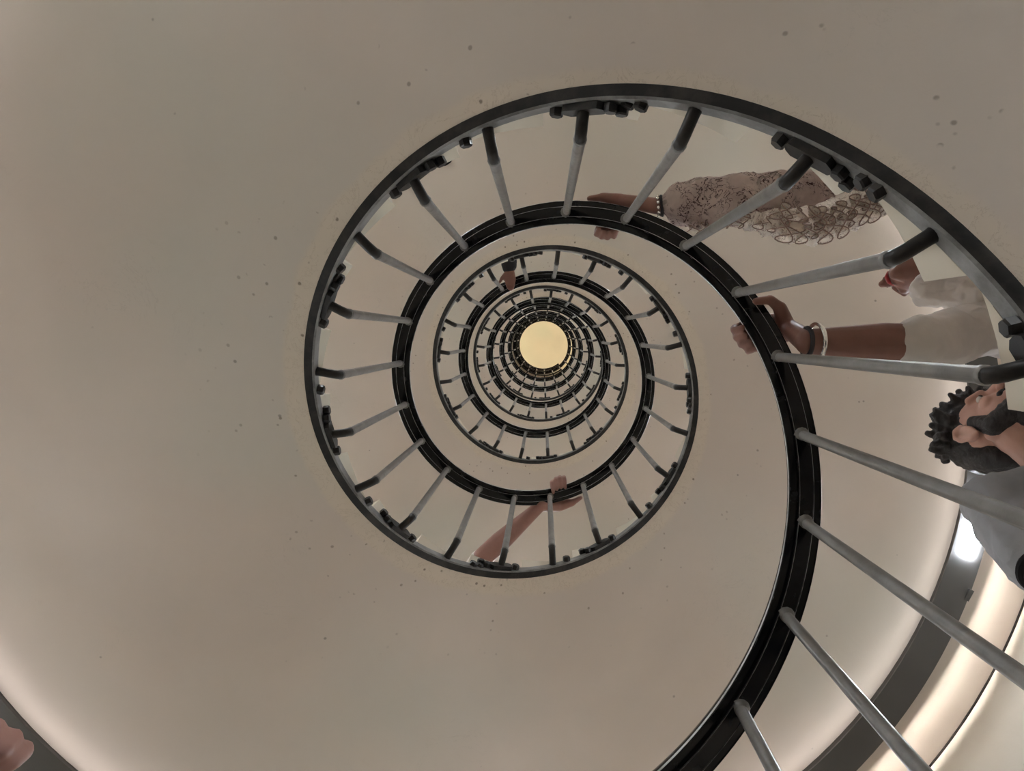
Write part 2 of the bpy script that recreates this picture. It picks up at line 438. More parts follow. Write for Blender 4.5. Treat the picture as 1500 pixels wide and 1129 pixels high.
# ------------------------------------------------------------------ light trunking along the wall under every flight
trunk = empty('light_trunking', 'charcoal metal light trunking following the stair underside beside the wall', 'trunking', V(0, 0, ZF))
TD = 0.16
def tz(th, r): return float(zs(th))
RI, RO = 2.66, 2.83
def tro(th): return 0.165 * math.exp(-((th - 3.7) / 0.95) ** 2)      # the trunking swings closer to the wall here
def trk(th):
    z = float(zs(th)) + 0.004
    q = tro(th)
    return [(r + (q if r < RI + 0.05 else 1.3 * q), h) for r, h in [(RI + 0.075, z), (RI + 0.075, z - 0.135), (RI + 0.008, z - 0.138), (RI, z - TD), (RO + 0.02, z - TD), (RO + 0.02, z - 0.088), (RO + 0.012, z - 0.088),
            (RO - 0.06, z - 0.135), (RO - 0.06, z - 0.055), (RO + 0.085, z - 0.052), (RO + 0.085, z - 0.044), (RO - 0.04, z - 0.04), (RO - 0.04, z)]]
TT0 = -1.9
v, f, _ = sweep(np.arange(TT0, TH1 - 0.1, 0.035), trk)
link('housing', local(v), f, M_trunk, trunk, angle=30)
def led(th):
    z = float(zs(th)) - 0.105
    q = 1.3 * tro(th) + RO
    return [(q - 0.058, z - 0.02), (q - 0.05, z - 0.02), (q - 0.05, z + 0.02), (q - 0.058, z + 0.02)]
v, f, _ = sweep(np.arange(TT0 + 0.05, TH1 - 0.15, 0.06), led)
link('led_strip', local(v), f, M_led, trunk, smooth=False)
def led_in(th):
    z = float(zs(th)) - 0.11; q = tro(th) * 1.3 + RI + 0.075
    return [(q - 0.008, z - 0.012), (q - 0.001, z - 0.012), (q - 0.001, z + 0.012), (q - 0.008, z + 0.012)]
v, f, _ = sweep(np.arange(TT0 + 0.05, TH1 - 0.15, 0.06), led_in)
link('led_strip', local(v), f, M_led2, trunk, smooth=False)
def panel(tha, thb):
    def p(th):
        z = float(zs(th)) - TD + 0.0
        q = tro(th)
        return [(RI + q + 0.05, z + 0.01), (RI + q + 0.05, z - 0.012), (RO + q - 0.035, z - 0.012), (RO + q - 0.035, z + 0.01)]
    v, f, _ = sweep(np.linspace(tha, thb, 7), p)
    return link('lamp_panel', local(v), f, M_panel, trunk, smooth=False)
k = 0
a = 5.905 - 6 * 2 * math.pi / 5
while a < TH1 - 0.4:
    if a > TT0 + 0.1: panel(a, a + 0.15)
    a += 2 * math.pi / 5  # panels out of view added at this spacing to raise the bounce light
def latch(th):
    z = float(zs(th)) - TD
    c, s = math.cos(th), math.sin(th)
    ctr = V((RO + 0.015) * c, (RO + 0.015) * s, z + 0.02) - base
    v, f = box(ctr, 0.02, 0.05, 0.035, Matrix.Rotation(-th, 3, 'Z'))
    link('latch', v, f, M_trunk, trunk, smooth=False)
latch(5.83); latch(5.83 + math.pi)

# dark joint between the soffit and the wall
v, f, _ = sweep(np.arange(TH0 + 0.2, TH1, 0.05), lambda th: [(RW - 0.010, float(zs(th)) + 0.002), (RW - 0.010, float(zs(th)) - 0.008), (RW + 0.005, float(zs(th)) - 0.008), (RW + 0.005, float(zs(th)) + 0.002)])
link('joint_strip', local(v), f, M_iron, stair, smooth=False)

def unseen_lamp(a, z, label, colr, power, r=0.11, group=None):
    c, s_ = math.cos(a), math.sin(a)
    e = empty('unseen_lamp', label, 'lamp', V(3.2 * c, 3.2 * s_, z))
    if group: e['group'] = group
    sh = bmesh.new(); bmesh.ops.create_uvsphere(sh, u_segments=20, v_segments=12, radius=r)
    me = bpy.data.meshes.new('globe'); sh.to_mesh(me); sh.free()
    me.materials.append(emit('lamp_globe', colr, power)); me.polygons.foreach_set('use_smooth', [True] * len(me.polygons))
    g = bpy.data.objects.new('globe', me); col.objects.link(g); g.parent = e; g.location = (-c * (r - 0.03), s_ * (r - 0.03), 0)
    v, f = box(Vector((c * 0.04, -s_ * 0.04, 0)), 0.05, 0.09, 0.09, Matrix.Rotation(-a, 3, 'Z'))
    link('bracket', v, f, M_iron, e, smooth=False)
# warm lamps on the top landing (added to light the ceiling, unseen from below)
for a in (0.4, 2.5, 4.6):
    unseen_lamp(a, TOPZ + 2.6, 'unseen round warm lamp added high above the top landing', (1.0, 0.93, 0.80), TOP_POWER / 10, 0.11, 'unseen lamps added above the top landing')
# ------------------------------------------------------------------ people
class Shape:
    """a union of tapered limbs and rounded masses, fused into one continuous skin"""
    def __init__(s): s.v = []; s.f = []
    def add(s, v, f):
        n = len(s.v); s.v += v; s.f += [tuple(a + n for a in q) for q in f]
    def limb(s, p0, r0, p1, r1, seg=14, caps=4):
        p0 = Vector(p0); p1 = Vector(p1); d = p1 - p0
        if d.length < 1e-6: d = Vector((0, 0, 1e-4))
        d.normalize(); a = d.orthogonal().normalized(); b = d.cross(a)
        rings = [(p0 - d * r0 * math.cos(math.pi / 2 * i / caps), r0 * math.sin(math.pi / 2 * i / caps)) for i in range(1, caps + 1)]
        rings += [(p1 + d * r1 * math.sin(math.pi / 2 * i / caps), r1 * math.cos(math.pi / 2 * i / caps)) for i in range(0, caps)]
        vs = [p0 - d * r0]; fs = []
        for c, r in rings:
            vs += [c + (a * math.cos(2 * math.pi * k / seg) + b * math.sin(2 * math.pi * k / seg)) * r for k in range(seg)]
        vs.append(p1 + d * r1)
        for k in range(seg): fs.append((0, 1 + (k + 1) % seg, 1 + k))
        for i in range(len(rings) - 1):
            for k in range(seg):
                q = (k + 1) % seg
                fs.append((1 + i * seg + k, 1 + i * seg + q, 1 + (i + 1) * seg + q, 1 + (i + 1) * seg + k))
        n = 1 + (len(rings) - 1) * seg
        for k in range(seg): fs.append((n + k, n + (k + 1) % seg, len(vs) - 1))
        s.add(vs, fs); return s
    def chain(s, pts, radii):
        for i in range(len(pts) - 1): s.limb(pts[i], radii[i], pts[i + 1], radii[i + 1])
        return s
    def blob(s, c, ax, seg=18, rg=12):
        c = Vector(c); vs = [c + ax[2]]; fs = []
        for i in range(1, rg):
            t_ = math.pi * i / rg
            for k in range(seg):
                p = 2 * math.pi * k / seg
                vs.append(c + ax[2] * math.cos(t_) + (ax[0] * math.cos(p) + ax[1] * math.sin(p)) * math.sin(t_))
        vs.append(c - ax[2])
        for k in range(seg): fs.append((0, 1 + k, 1 + (k + 1) % seg))
        for i in range(rg - 2):
            for k in range(seg):
                q = (k + 1) % seg
                fs.append((1 + i * seg + k, 1 + (i + 1) * seg + k, 1 + (i + 1) * seg + q, 1 + i * seg + q))
        n = 1 + (rg - 2) * seg
        for k in range(seg): fs.append((n + k, len(vs) - 1, n + (k + 1) % seg))
        s.add(vs, fs); return s
    def fuse(s, name, m, parent, vox=0.005, smooth=4, noise=0.0, nscale=0.06, org=None):
        off = org if org is not None else Vector((0, 0, 0))
        me = bpy.data.meshes.new(name); me.from_pydata([tuple(p - off) for p in s.v], [], s.f)
        bm = bmesh.new(); bm.from_mesh(me); bmesh.ops.recalc_face_normals(bm, faces=bm.faces); bm.to_mesh(me); bm.free()
        o = bpy.data.objects.new(name, me); col.objects.link(o)
        r = o.modifiers.new('fuse', 'REMESH'); r.mode = 'VOXEL'; r.voxel_size = vox; r.use_smooth_shade = True
        q = o.modifiers.new('soften', 'SMOOTH'); q.factor = 0.5; q.iterations = smooth
        if noise:
            tx = bpy.data.textures.new(name + '_folds', 'CLOUDS'); tx.noise_scale = nscale; tx.noise_depth = 2
            dm = o.modifiers.new('folds', 'DISPLACE'); dm.texture = tx; dm.strength = noise; dm.mid_level = 0.5
        dg = bpy.context.evaluated_depsgraph_get(); ev = o.evaluated_get(dg)
        nm = bpy.data.meshes.new_from_object(ev); nm.name = name
        o.modifiers.clear(); o.data = nm; bpy.data.meshes.remove(me)
        nm.materials.clear(); nm.materials.append(m)
        nm.polygons.foreach_set('use_smooth', [True] * len(nm.polygons))
        if parent is not None: o.parent = parent
        return o
UP = Vector((0, 0, 1))
def railpoint(th):
    z = zrail(th) + 1.36 + 0.063; r = float(rp(th)) + RAIL; c, s = math.cos(th), math.sin(th)
    er = Vector((c, -s, 0)); tg = Vector((-s, -c, math.tan(SLOPE) * 1.12)).normalized()
    return V(r * c, r * s, z), er, tg
def grip(sh, th, wrist, reach=0.05, k=1.0, wr=0.026, rise=0.0, low=False, curl=0.0):
    """hand closed over the rail, four separate fingers curling over its inner side, thumb forward on the outer side"""
    c, er, tg = railpoint(th); c = c + UP * rise
    nrm = er.cross(tg)
    u = UP
    lens = (0.92, 1.0, 0.96, 0.8)
    heel = c + er * 0.066 * k + u * 0.018 * k - tg * 0.012 * k
    sh.limb(wrist, wr, heel, 0.021 * k)
    for i in range(4):
        s_ = (1.5 - i) * 0.0215 * k; L = lens[i]
        mcp = c + tg * s_ + er * 0.014 + u * (0.024 - 0.002 * abs(i - 1)) * k
        pip = c + tg * (s_ * 1.04) - er * (reach * L) + u * 0.020 * k
        dip = c + tg * (s_ * 1.02) - er * (reach * L + 0.010 - curl * 0.2) - u * (0.008 * k + curl * 0.6)
        tip = c + tg * s_ - er * (reach * L - 0.008 - curl) - u * (0.030 * k + curl * 0.85)
        sh.limb(heel + tg * (s_ * 0.7), 0.017 * k, mcp, 0.0135 * k)
        sh.limb(mcp, 0.0115 * k, pip, 0.0102 * k).limb(pip, 0.0102 * k, dip, 0.0090 * k).limb(dip, 0.0090 * k, tip, 0.0078 * k)
    if low:     # thumb slung under the rail
        b1 = c + er * 0.062 * k + tg * 0.045 * k - u * 0.030 * k
        b2 = c + er * 0.046 * k + tg * 0.078 * k - u * 0.062; b3 = c + er * 0.014 * k + tg * 0.088 * k - u * 0.070
    else:
        b1 = c + er * 0.058 * k + tg * 0.058 * k - u * 0.006 * k
        b2 = c + er * 0.050 * k + tg * 0.085 * k - u * 0.014 * k; b3 = c + er * 0.044 * k + tg * 0.106 * k - u * 0.018 * k
    sh.limb(heel, 0.022 * k, b1, 0.0165 * k).limb(b1, 0.0145 * k, b2, 0.0118 * k).limb(b2, 0.0115 * k, b3, 0.0094 * k)
def head_frame(f, lean=None):
    f = Vector(f).normalized(); u = (lean or UP) - f * f.dot(lean or UP); u.normalize(); return f, u, f.cross(u)
def add_head(sh, c, f, u, s, k=1.0):
    sh.blob(c + (u * 0.022 - f * 0.014) * k, (s * 0.073 * k, f * 0.092 * k, u * 0.088 * k))
    sh.blob(c + (f * 0.022 - u * 0.035) * k, (s * 0.058 * k, f * 0.066 * k, u * 0.083 * k))
    chin = c + (f * 0.066 - u * 0.102) * k
    for d in (-1, 1):
        sh.limb(c + (s * d * 0.050 - u * 0.060 - f * 0.012) * k, 0.020 * k, chin, 0.019 * k)
        sh.blob(c + (s * d * 0.078 - f * 0.016 - u * 0.014) * k, ((s * 0.011 + f * 0.004 * d) * k, f * 0.021 * k, u * 0.034 * k), 12, 8)
        sh.chain([c + (s * d * q[0] + f * q[1] + u * q[2]) * k for q in ((0.080, 0.002, 0.010), (0.088, -0.010, 0.022), (0.092, -0.028, 0.016), (0.091, -0.034, -0.006), (0.086, -0.024, -0.034), (0.080, -0.010, -0.046))], [0.0055 * k] * 6)
        sh.limb(c + (s * d * 0.012 + f * 0.082 + u * 0.030) * k, 0.011 * k, c + (s * d * 0.044 + f * 0.064 + u * 0.030) * k, 0.010 * k)
        sh.blob(c + (s * d * 0.013 + f * 0.096 - u * 0.036) * k, (s * 0.009 * k, f * 0.011 * k, u * 0.009 * k), 10, 8)
        sh.blob(c + (s * d * 0.038 + f * 0.058 - u * 0.028) * k, (s * 0.020 * k, f * 0.020 * k, u * 0.020 * k), 12, 8)
    sh.limb(c + (f * 0.084 + u * 0.016) * k, 0.009 * k, c + (f * 0.112 - u * 0.030) * k, 0.0125 * k)
    sh.limb(c + (f * 0.082 - u * 0.064 + s * 0.016) * k, 0.010 * k, c + (f * 0.082 - u * 0.064 - s * 0.016) * k, 0.010 * k)
def face_bits(parent, c, f, u, s, org, k=1.0, lipm=None):
    for d in (-1, 1):
        sh = Shape().blob(c + (s * d * 0.031 + f * 0.0665 + u * 0.006) * k, (s * 0.0115 * k, f * 0.011 * k, u * 0.006 * k), 14, 10)
        e = link('eye', [p - org for p in sh.v], sh.f, M_eye, parent)
        sh = Shape().blob(c + (s * d * 0.031 + f * 0.0762 + u * 0.006) * k, (s * 0.0052 * k, f * 0.003 * k, u * 0.0046 * k), 12, 8)
        link('iris', [p - org for p in sh.v], sh.f, M_iris, e)
    if lipm:
        sh = Shape()
        for q, dz in ((-0.060, 0.0052), (-0.0705, 0.0062)):
            sh.chain([c + (f * 0.083 + s * 0.024 + u * -0.0655) * k, c + (f * 0.092 + s * 0.009 + u * q) * k, c + (f * 0.092 - s * 0.009 + u * q) * k, c + (f * 0.083 - s * 0.024 + u * -0.0655) * k],
                     [0.003 * k, dz * k, dz * k, 0.003 * k])
        sh.fuse('lips', lipm, parent, 0.0025, 2, org=org)

def figure(name, label, base3, face, J, skin, H=1.55, k=1.0, legs=True, vox=0.005, headk=1.0, nohead=False):
    """one standing figure: J overrides joints; returns the body object, the joint table and the head frame"""
    b = V(*base3); f = Vector(face).normalized(); s = f.cross(UP).normalized()
    P = dict(pelvis=b + UP * 0.53 * H, chest=b + UP * 0.73 * H, neck=b + UP * 0.845 * H, head=b + UP * 0.93 * H + f * 0.02,
             shR=b + UP * 0.815 * H + s * 0.17, shL=b + UP * 0.815 * H - s * 0.17)
    P.update(J)
    if 'chest' not in J: P['chest'] = (P['shR'] + P['shL']) / 2 - UP * 0.09
    if 'neck' not in J: P['neck'] = (P['shR'] + P['shL']) / 2 + UP * 0.055
    for q in 'RL':
        P.setdefault('el' + q, P['sh' + q] - UP * 0.27 + (s if q == 'R' else -s) * 0.06)
        P.setdefault('wr' + q, P['el' + q] - UP * 0.20 + f * 0.12)
    hf, hu, hs = J.get('hframe', head_frame(f))
    sh = Shape()
    pel, ch, nk = P['pelvis'], P['chest'], P['neck']
    sh.blob(pel, (s * 0.155 * k, f * 0.11 * k, UP * 0.12 * k))
    sh.limb(pel, 0.11 * k, (pel + ch) / 2, 0.105 * k).limb((pel + ch) / 2, 0.105 * k, ch, 0.115 * k)
    ss = (P['shR'] - P['shL']).normalized()
    sh.blob(ch, (ss * 0.155 * k, f * 0.105 * k, UP * 0.15 * k))
    for q in 'RL':
        sh.limb(ch + UP * 0.08, 0.075 * k, P['sh' + q], 0.056 * k)
        sh.limb(P['sh' + q], 0.055 * k, P['el' + q], 0.040 * k)
        e, w = P['el' + q], P['wr' + q]
        mid = e + (w - e) * 0.3
        fr = J.get('fore' + q, (0.041, 0.043, 0.026))
        sh.limb(e, fr[0], mid, fr[1]).limb(mid, fr[1], w, fr[2])
        hip = pel + (s if q == 'R' else -s) * 0.085 * k - UP * 0.04; st = f * (0.10 if q == 'R' else -0.08)
        knee = b + UP * 0.28 * H + (s if q == 'R' else -s) * 0.09 * k + st * 0.8 + f * 0.03; ank = b + UP * 0.055 * H + (s if q == 'R' else -s) * 0.09 * k + st
        P['knee' + q] = knee; P['ank' + q] = ank; P['hip' + q] = hip
        sh.limb(hip, 0.085 * k, knee, 0.056 * k).limb(knee, 0.054 * k, ank, 0.036 * k)
        sh.limb(ank, 0.034 * k, ank + f * 0.02 - UP * 0.05, 0.032 * k).limb(ank - UP * 0.05 - f * 0.03, 0.03, ank - UP * 0.057 + f * 0.14, 0.024)
    if not J.get('gripL'):
        w = P['wrL']; d = (w - P['elL']).normalized(); o_ = d.cross(f).normalized() if abs(d.dot(f)) < 0.9 else s
        pal = w + d * 0.07
        sh.limb(w, 0.026, pal, 0.024)
        for i in range(4):
            p0 = pal + o_ * (i - 1.5) * 0.019; p1 = p0 + d * 0.035 + f * 0.006; p2 = p1 + d * 0.022 + f * 0.014
            sh.limb(w + o_ * (i - 1.5) * 0.010, 0.014, p0, 0.012).limb(p0, 0.0105, p1, 0.0095).limb(p1, 0.0095, p2, 0.008)
        sh.chain([w + d * 0.02, w + d * 0.045 + o_ * 0.042 + f * 0.01, w + d * 0.07 + o_ * 0.05 + f * 0.02], [0.018, 0.012, 0.009])
    hc = P['head']
    sh.limb(nk - UP * 0.05, 0.068 * k, nk, 0.056 * k).limb(nk, 0.056 * k, hc - hu * 0.07 * headk - hf * 0.02, 0.052 * headk)
    add_head(sh, hc, hf, hu, hs, headk)
    if 'hands' in J: J['hands'](sh, P)
    body = sh.fuse(name, skin, None, vox, 3, org=b)
    body.location = b
    tag(body, label, 'person')
    P['b'] = b; P['f'] = f; P['s'] = s; P['ss'] = ss
    face_bits(body, hc, hf, hu, hs, b, headk, J.get('lipm'))
    return body, P, (hc, hf, hu, hs)
def shirt(body, P, m, name='shirt', cut=0.62, cutL=0.62, grow=0.018, length=0.02, noise=0.02, loose=1.0, sl=None, vox=0.006, k=1.0):
    sh = Shape(); pel, ch = P['pelvis'], P['chest']; f, s, ss = P['f'], P['s'], P['ss']
    lo = pel - UP * length
    sh.blob(lo, (s * (0.165 + grow) * k, f * (0.125 + grow) * k, UP * 0.08))
    sh.limb(lo, (0.115 + grow) * k, (pel + ch) / 2, (0.11 + grow) * k).limb((pel + ch) / 2, (0.11 + grow) * k, ch, (0.118 + grow) * k)
    sh.blob(ch, (ss * (0.158 + grow) * k, f * (0.108 + grow) * k, UP * (0.145 + grow) * k))
    sh.limb(ch + UP * 0.09, 0.078 * k + grow, P['neck'] - UP * 0.03, 0.062 * k + grow * 0.5)
    for q, c in (('R', cut), ('L', cutL)):
        a, e = P['sh' + q], P['el' + q]
        sh.limb(ch + UP * 0.08, 0.075 * k + grow, a, 0.058 * k + grow)
        if c <= 1:
            sh.limb(a, 0.058 * k + grow, a + (e - a) * c, (0.046 + grow) * loose)
        else:
            w = P['wr' + q]; sh.limb(a, 0.058 * k + grow, e, (0.043 + grow) * loose).limb(e, (0.043 + grow) * loose, e + (w - e) * (c - 1), (0.034 + grow) * loose)
    return sh.fuse(name, m, body, vox, 3, noise, 0.07, org=P['b'])
def trousers(body, P, m, name='trousers', vox=0.008, skirt=False):
    sh = Shape(); s, f = P['s'], P['f']
    sh.blob(P['pelvis'] - UP * 0.02, (s * 0.168, f * 0.125, UP * 0.125))
    for q in 'RL':
        a, kn, an = P['hip' + q], P['knee' + q], P['ank' + q]
        sh.limb(a, 0.098, kn, 0.074).limb(kn, 0.074, an + UP * 0.03, 0.056)
        if skirt: sh.limb(P['pelvis'] - UP * 0.05, 0.13, (kn + P['pelvis'] * 0) + s * 0, 0.12)
    return sh.fuse(name, m, body, vox, 3, 0.012, 0.06, org=P['b'])
def shoes(body, P, m):
    for q in 'RL':
        an, f = P['ank' + q], P['f']
        sh = Shape().limb(an - UP * 0.045 - f * 0.04, 0.042, an - UP * 0.05 + f * 0.15, 0.034).limb(an, 0.045, an - UP * 0.04, 0.045)
        sh.fuse('shoe', m, body, 0.007, 3, org=P['b'])
def hair(body, P, H4, m, tufts=0, long=0.0, seed=1, k=1.0, beard=False):
    c, f, u, s = H4; r = random.Random(seed); sh = Shape()
    sh.blob(c + (u * 0.040 - f * 0.030) * k, (s * 0.080 * k, f * 0.090 * k, u * 0.082 * k))
    sh.blob(c + (u * 0.0 - f * 0.072) * k, (s * 0.070 * k, f * 0.048 * k, u * 0.088 * k))
    for i in range(tufts):
        a = r.uniform(-2.6, 2.6); e = r.uniform(0.1, 1.25)
        d = (f * math.cos(a) * math.cos(e) + s * math.sin(a) * math.cos(e) + u * math.sin(e))
        p = c + (u * 0.045 - f * 0.022) * k + Vector((d.x, d.y, d.z)) * 0.082 * k
        w_ = s * r.uniform(-1, 1) + f * r.uniform(-0.4, 1) + u * r.uniform(-0.3, 0.3); w_.normalize()
        q = p + (d * 0.006 + w_ * 0.020) * k; q2 = q + (w_ * 0.018 - d * 0.002) * k; q3 = q2 + (w_ * 0.006 - d * 0.014) * k
        sh.limb(p, r.uniform(0.012, 0.017) * k, q, 0.011 * k, 8, 2).limb(q, 0.011 * k, q2, 0.008 * k, 8, 2).limb(q2, 0.008 * k, q3, 0.004 * k, 8, 2)
    if long:
        for d in (-1, 0, 1):
            sh.limb(c - f * 0.06 * k + s * d * 0.05 * k, 0.05 * k, c - f * 0.085 * k + s * d * 0.06 * k - u * long, 0.03 * k)
    o = sh.fuse('hair', m, body, 0.004, 1, 0.008, 0.02, org=P['b'])
    if beard:
        sh = Shape(); chin = c + (f * 0.068 - u * 0.106) * k
        for d in (-1, 1):
            sh.limb(c + (s * d * 0.062 - u * 0.010 + f * 0.012) * k, 0.016 * k, c + (s * d * 0.052 - u * 0.066 + f * 0.006) * k, 0.027 * k)
            sh.limb(c + (s * d * 0.052 - u * 0.066 + f * 0.006) * k, 0.027 * k, chin, 0.032 * k)
            sh.limb(c + (s * d * 0.026 - u * 0.052 + f * 0.080) * k, 0.008 * k, c + (f * 0.092 - u * 0.048) * k, 0.009 * k)
        sh.limb(chin, 0.032 * k, c + (f * 0.03 - u * 0.112) * k, 0.03 * k)
        sh.fuse('beard', m, body, 0.004, 1, 0.006, 0.015, org=P['b'])
    return o
def torus(name, c, ax, r, r2, m, parent, org, seg=36, k2=8):
    ax = Vector(ax).normalized(); a = ax.orthogonal().normalized(); b = ax.cross(a); vs, fs = [], []
    for i in range(seg):
        t_ = 2 * math.pi * i / seg; d = a * math.cos(t_) + b * math.sin(t_)
        for j in range(k2):
            q = 2 * math.pi * j / k2; vs.append(c + d * (r + r2 * math.cos(q)) + ax * r2 * math.sin(q) - org)
    for i in range(seg):
        for j in range(k2):
            fs.append((i * k2 + j, i * k2 + (j + 1) % k2, ((i + 1) % seg) * k2 + (j + 1) % k2, ((i + 1) % seg) * k2 + j))
    return link(name, vs, fs, m, parent)
def tang(th): return Vector((-math.sin(th), -math.cos(th), 0))       # direction of climbing
def inward(th): return Vector((-math.cos(th), math.sin(th), 0))
def stepz(th):                                                       # top of the step under this angle
    k = math.floor((th - ALPHA) / DTH + 1e-6)
    while nose(k) > th: k -= 1
    while nose(k + 1) <= th: k += 1
    return float(zs(nose(k))) + (0.225 if k > -4 else 0.25)

# --- woman in the floral blouse, hand on the rail at the top of the picture
tw = 0.52
wrA = V(0.490, 0.885, 3.34)
def handsA(sh, P): grip(sh, 1.235, P['wrR'], 0.058, 1.0)
JA = dict(shR=V(1.38, 1.00, 3.36), shL=V(1.80, 1.14, 3.40), head=V(1.76, 1.26, 3.80), elR=V(0.91, 0.925, 3.28), wrR=wrA, foreR=(0.036, 0.038, 0.024), hands=handsA, hframe=head_frame(tang(0.7)))
bA, PA, HA = figure('person', 'person in cream floral blouse with ruffled sleeve reaching for the rail at upper right', (1.62, 1.12, stepz(0.605)), tang(0.6), JA, M_skin2, 1.5)
shirt(bA, PA, M_floral, 'blouse', 0.3, 1.6, 0.02, 0.12, 0.02)
trousers(bA, PA, M_tan); shoes(bA, PA, M_black); hair(bA, PA, HA, M_hair, 0, 0.18)
def strip_sleeve():
    """loose floral sleeve, wider below the arm and gathered at the wrist"""
    e, w, a = PA['elR'], PA['wrR'], PA['shR']; sh = Shape()
    d = (w - e).normalized()
    dn = V(0, -0.06, -0.02) - V(0, 0, 0)
    pts = [w - d * 0.060, w - d * 0.085, w - d * 0.14, e + d * 0.05, e - d * 0.06, a - (a - e) * 0.35, a]
    rr = [0.046, 0.070, 0.082, 0.080, 0.070, 0.060, 0.068]
    offs = [-0.1, 0.05, 0.2, 0.3, 0.3, 0.2, 0.1]
    pts = [p + dn * o for p, o in zip(pts, offs)]
    sh.chain(pts, rr)
    return sh.fuse('sleeve', M_floral, bA, 0.005, 2, 0.03, 0.05, org=PA['b'])
strip_sleeve()
def ruffle(name, path, n, width, amp, turns, m, seed, th=0.004):
    """a gathered frill hanging from its seam: a ribbon folding back and forth in scrolls"""
    vs, fs, fm = [], [], []
    N = n * 16; path = [Vector(p) for p in path]; K = len(path) - 1
    for i in range(N + 1):
        t_ = i / N; x = min(int(t_ * K), K - 1); g = t_ * K - x
        p0 = path[x].lerp(path[x + 1], g); ax = (path[x + 1] - path[x]); ax.z *= 0.5; ax.normalize(); nn = UP.cross(ax).normalized()
        ph = 2 * math.pi * turns * t_
        wob = 1 + 0.35 * math.sin(ph * 0.31 + seed)
        for j in range(6):
            q = min(j / 4, 1.06)
            w_ = amp * wob * (0.25 + q * 0.95)
            p = p0 + nn * (math.sin(ph) * w_) + ax * (math.sin(ph * 2 + 0.4) * w_ * 0.75) - UP * (width * q * (0.9 + 0.2 * math.sin(ph * 0.43 + seed)))
            vs.append(p - PA['b'])
    for i in range(N):
        for j in range(5): fs.append((i * 6 + j, i * 6 + j + 1, (i + 1) * 6 + j + 1, (i + 1) * 6 + j)); fm.append(1 if j == 4 else 0)
    o = link(name, vs, fs, [m, M_hem], bA, angle=80, fmat=fm)
    sol = o.modifiers.new('cloth', 'SOLIDIFY'); sol.thickness = th; sol.offset = 0
    return o
M_hem = cloth('brown_hem', (0.34, 0.25, 0.22))
frill = Shape()
fp = [V(0.80, 0.84, 3.26), V(0.98, 0.79, 3.22), V(1.12, 0.78, 3.22), V(1.26, 0.83, 3.25), V(1.42, 0.89, 3.32)]
frill.chain(fp, [0.025, 0.046, 0.055, 0.052, 0.045])
frill.fuse('frill', M_ruffle, bA, 0.005, 2, 0.045, 0.035, org=PA['b'])
ruffle('ruffle', [V(0.88, 0.80, 3.22), V(1.02, 0.735, 3.17), V(1.16, 0.745, 3.17), V(1.30, 0.82, 3.21), V(1.44, 0.88, 3.29)], 14, 0.035, 0.024, 11, M_ruffle, 3, 0.003)
ruffle('ruffle', [V(0.94, 0.84, 3.19), V(1.10, 0.795, 3.16), V(1.24, 0.84, 3.20), V(1.42, 0.91, 3.27)], 12, 0.035, 0.020, 9, M_ruffle, 8, 0.003)
ruffle('ruffle', [V(0.58, 0.765, 3.30), V(0.72, 0.775, 3.26), V(0.86, 0.80, 3.22)], 8, 0.03, 0.012, 5, M_ruffle, 11, 0.003)
dA = (PA['elR'] - wrA).normalized()
torus('bracelet', wrA + dA * 0.012, dA, 0.030, 0.0045, M_cord, bA, PA['b'])
for i in range(12):
    a_ = dA.orthogonal().normalized(); b_ = dA.cross(a_); t_ = 2 * math.pi * i / 12
    sh = Shape().blob(wrA + dA * 0.002 + (a_ * math.cos(t_) + b_ * math.sin(t_)) * 0.030, (a_ * 0.0055, b_ * 0.0055, dA * 0.0055), 8, 6)
    link('bead', [p - PA['b'] for p in sh.v], sh.f, M_silver, bA)

# --- woman in white, hand with a bangle on the rail at the right
wrB = V(0.955, 0.292, 2.755)
def handsB(sh, P): grip(sh, 0.375, P['wrR'], 0.054, 1.15, 0.033, 0.004, True)
JB = dict(shR=V(1.80, 0.345, 3.12), shL=V(2.22, 0.33, 3.12), head=V(1.722, 0.608, 3.52), elR=V(1.36, 0.285, 2.78), wrR=wrB, foreR=(0.052, 0.054, 0.034), hands=handsB,
          hframe=head_frame(inward(0.3) * 0.9 - tang(0.3) * 0.1 + UP * 0.42, UP - tang(0.3) * 0.3), lipm=M_lip, neck=V(1.95, 0.46, 3.22))
bB, PB, HB = figure('person', 'person in white short-sleeved top with silver bangle gripping the rail at right', (2.06, 0.30, stepz(0.145)), tang(0.1), JB, M_skin2, 1.5)
shirt(bB, PB, M_white, 'white_top', 1.10, 0.9, 0.022, 0.10, 0.022, loose=1.06)
sh = Shape()      # loose folds of the collar and front of the top
for p, r_ in ((V(1.615, 0.505, 3.27), 0.040), (V(1.67, 0.53, 3.29), 0.055), (V(1.76, 0.50, 3.24), 0.07), (V(1.85, 0.48, 3.20), 0.085), (V(1.95, 0.50, 3.22), 0.085)):
    sh.limb(p, r_, p + V(0.12, -0.03, -0.04) - V(0, 0, 0), r_)
sh.fuse('collar', M_white, bB, 0.005, 2, 0.05, 0.06, org=PB['b'])
trousers(bB, PB, M_white, 'white_trousers'); shoes(bB, PB, M_tan); hair(bB, PB, HB, M_hair, 0)
dB = (PB['elR'] - wrB).normalized()
torus('bangle', wrB + dB * 0.020 + UP * 0.004, dB + UP * 0.1, 0.047, 0.0055, M_silver, bB, PB['b'])
torus('wrist_cord', wrB - dB * 0.004, dB, 0.036, 0.006, M_cord, bB, PB['b'])

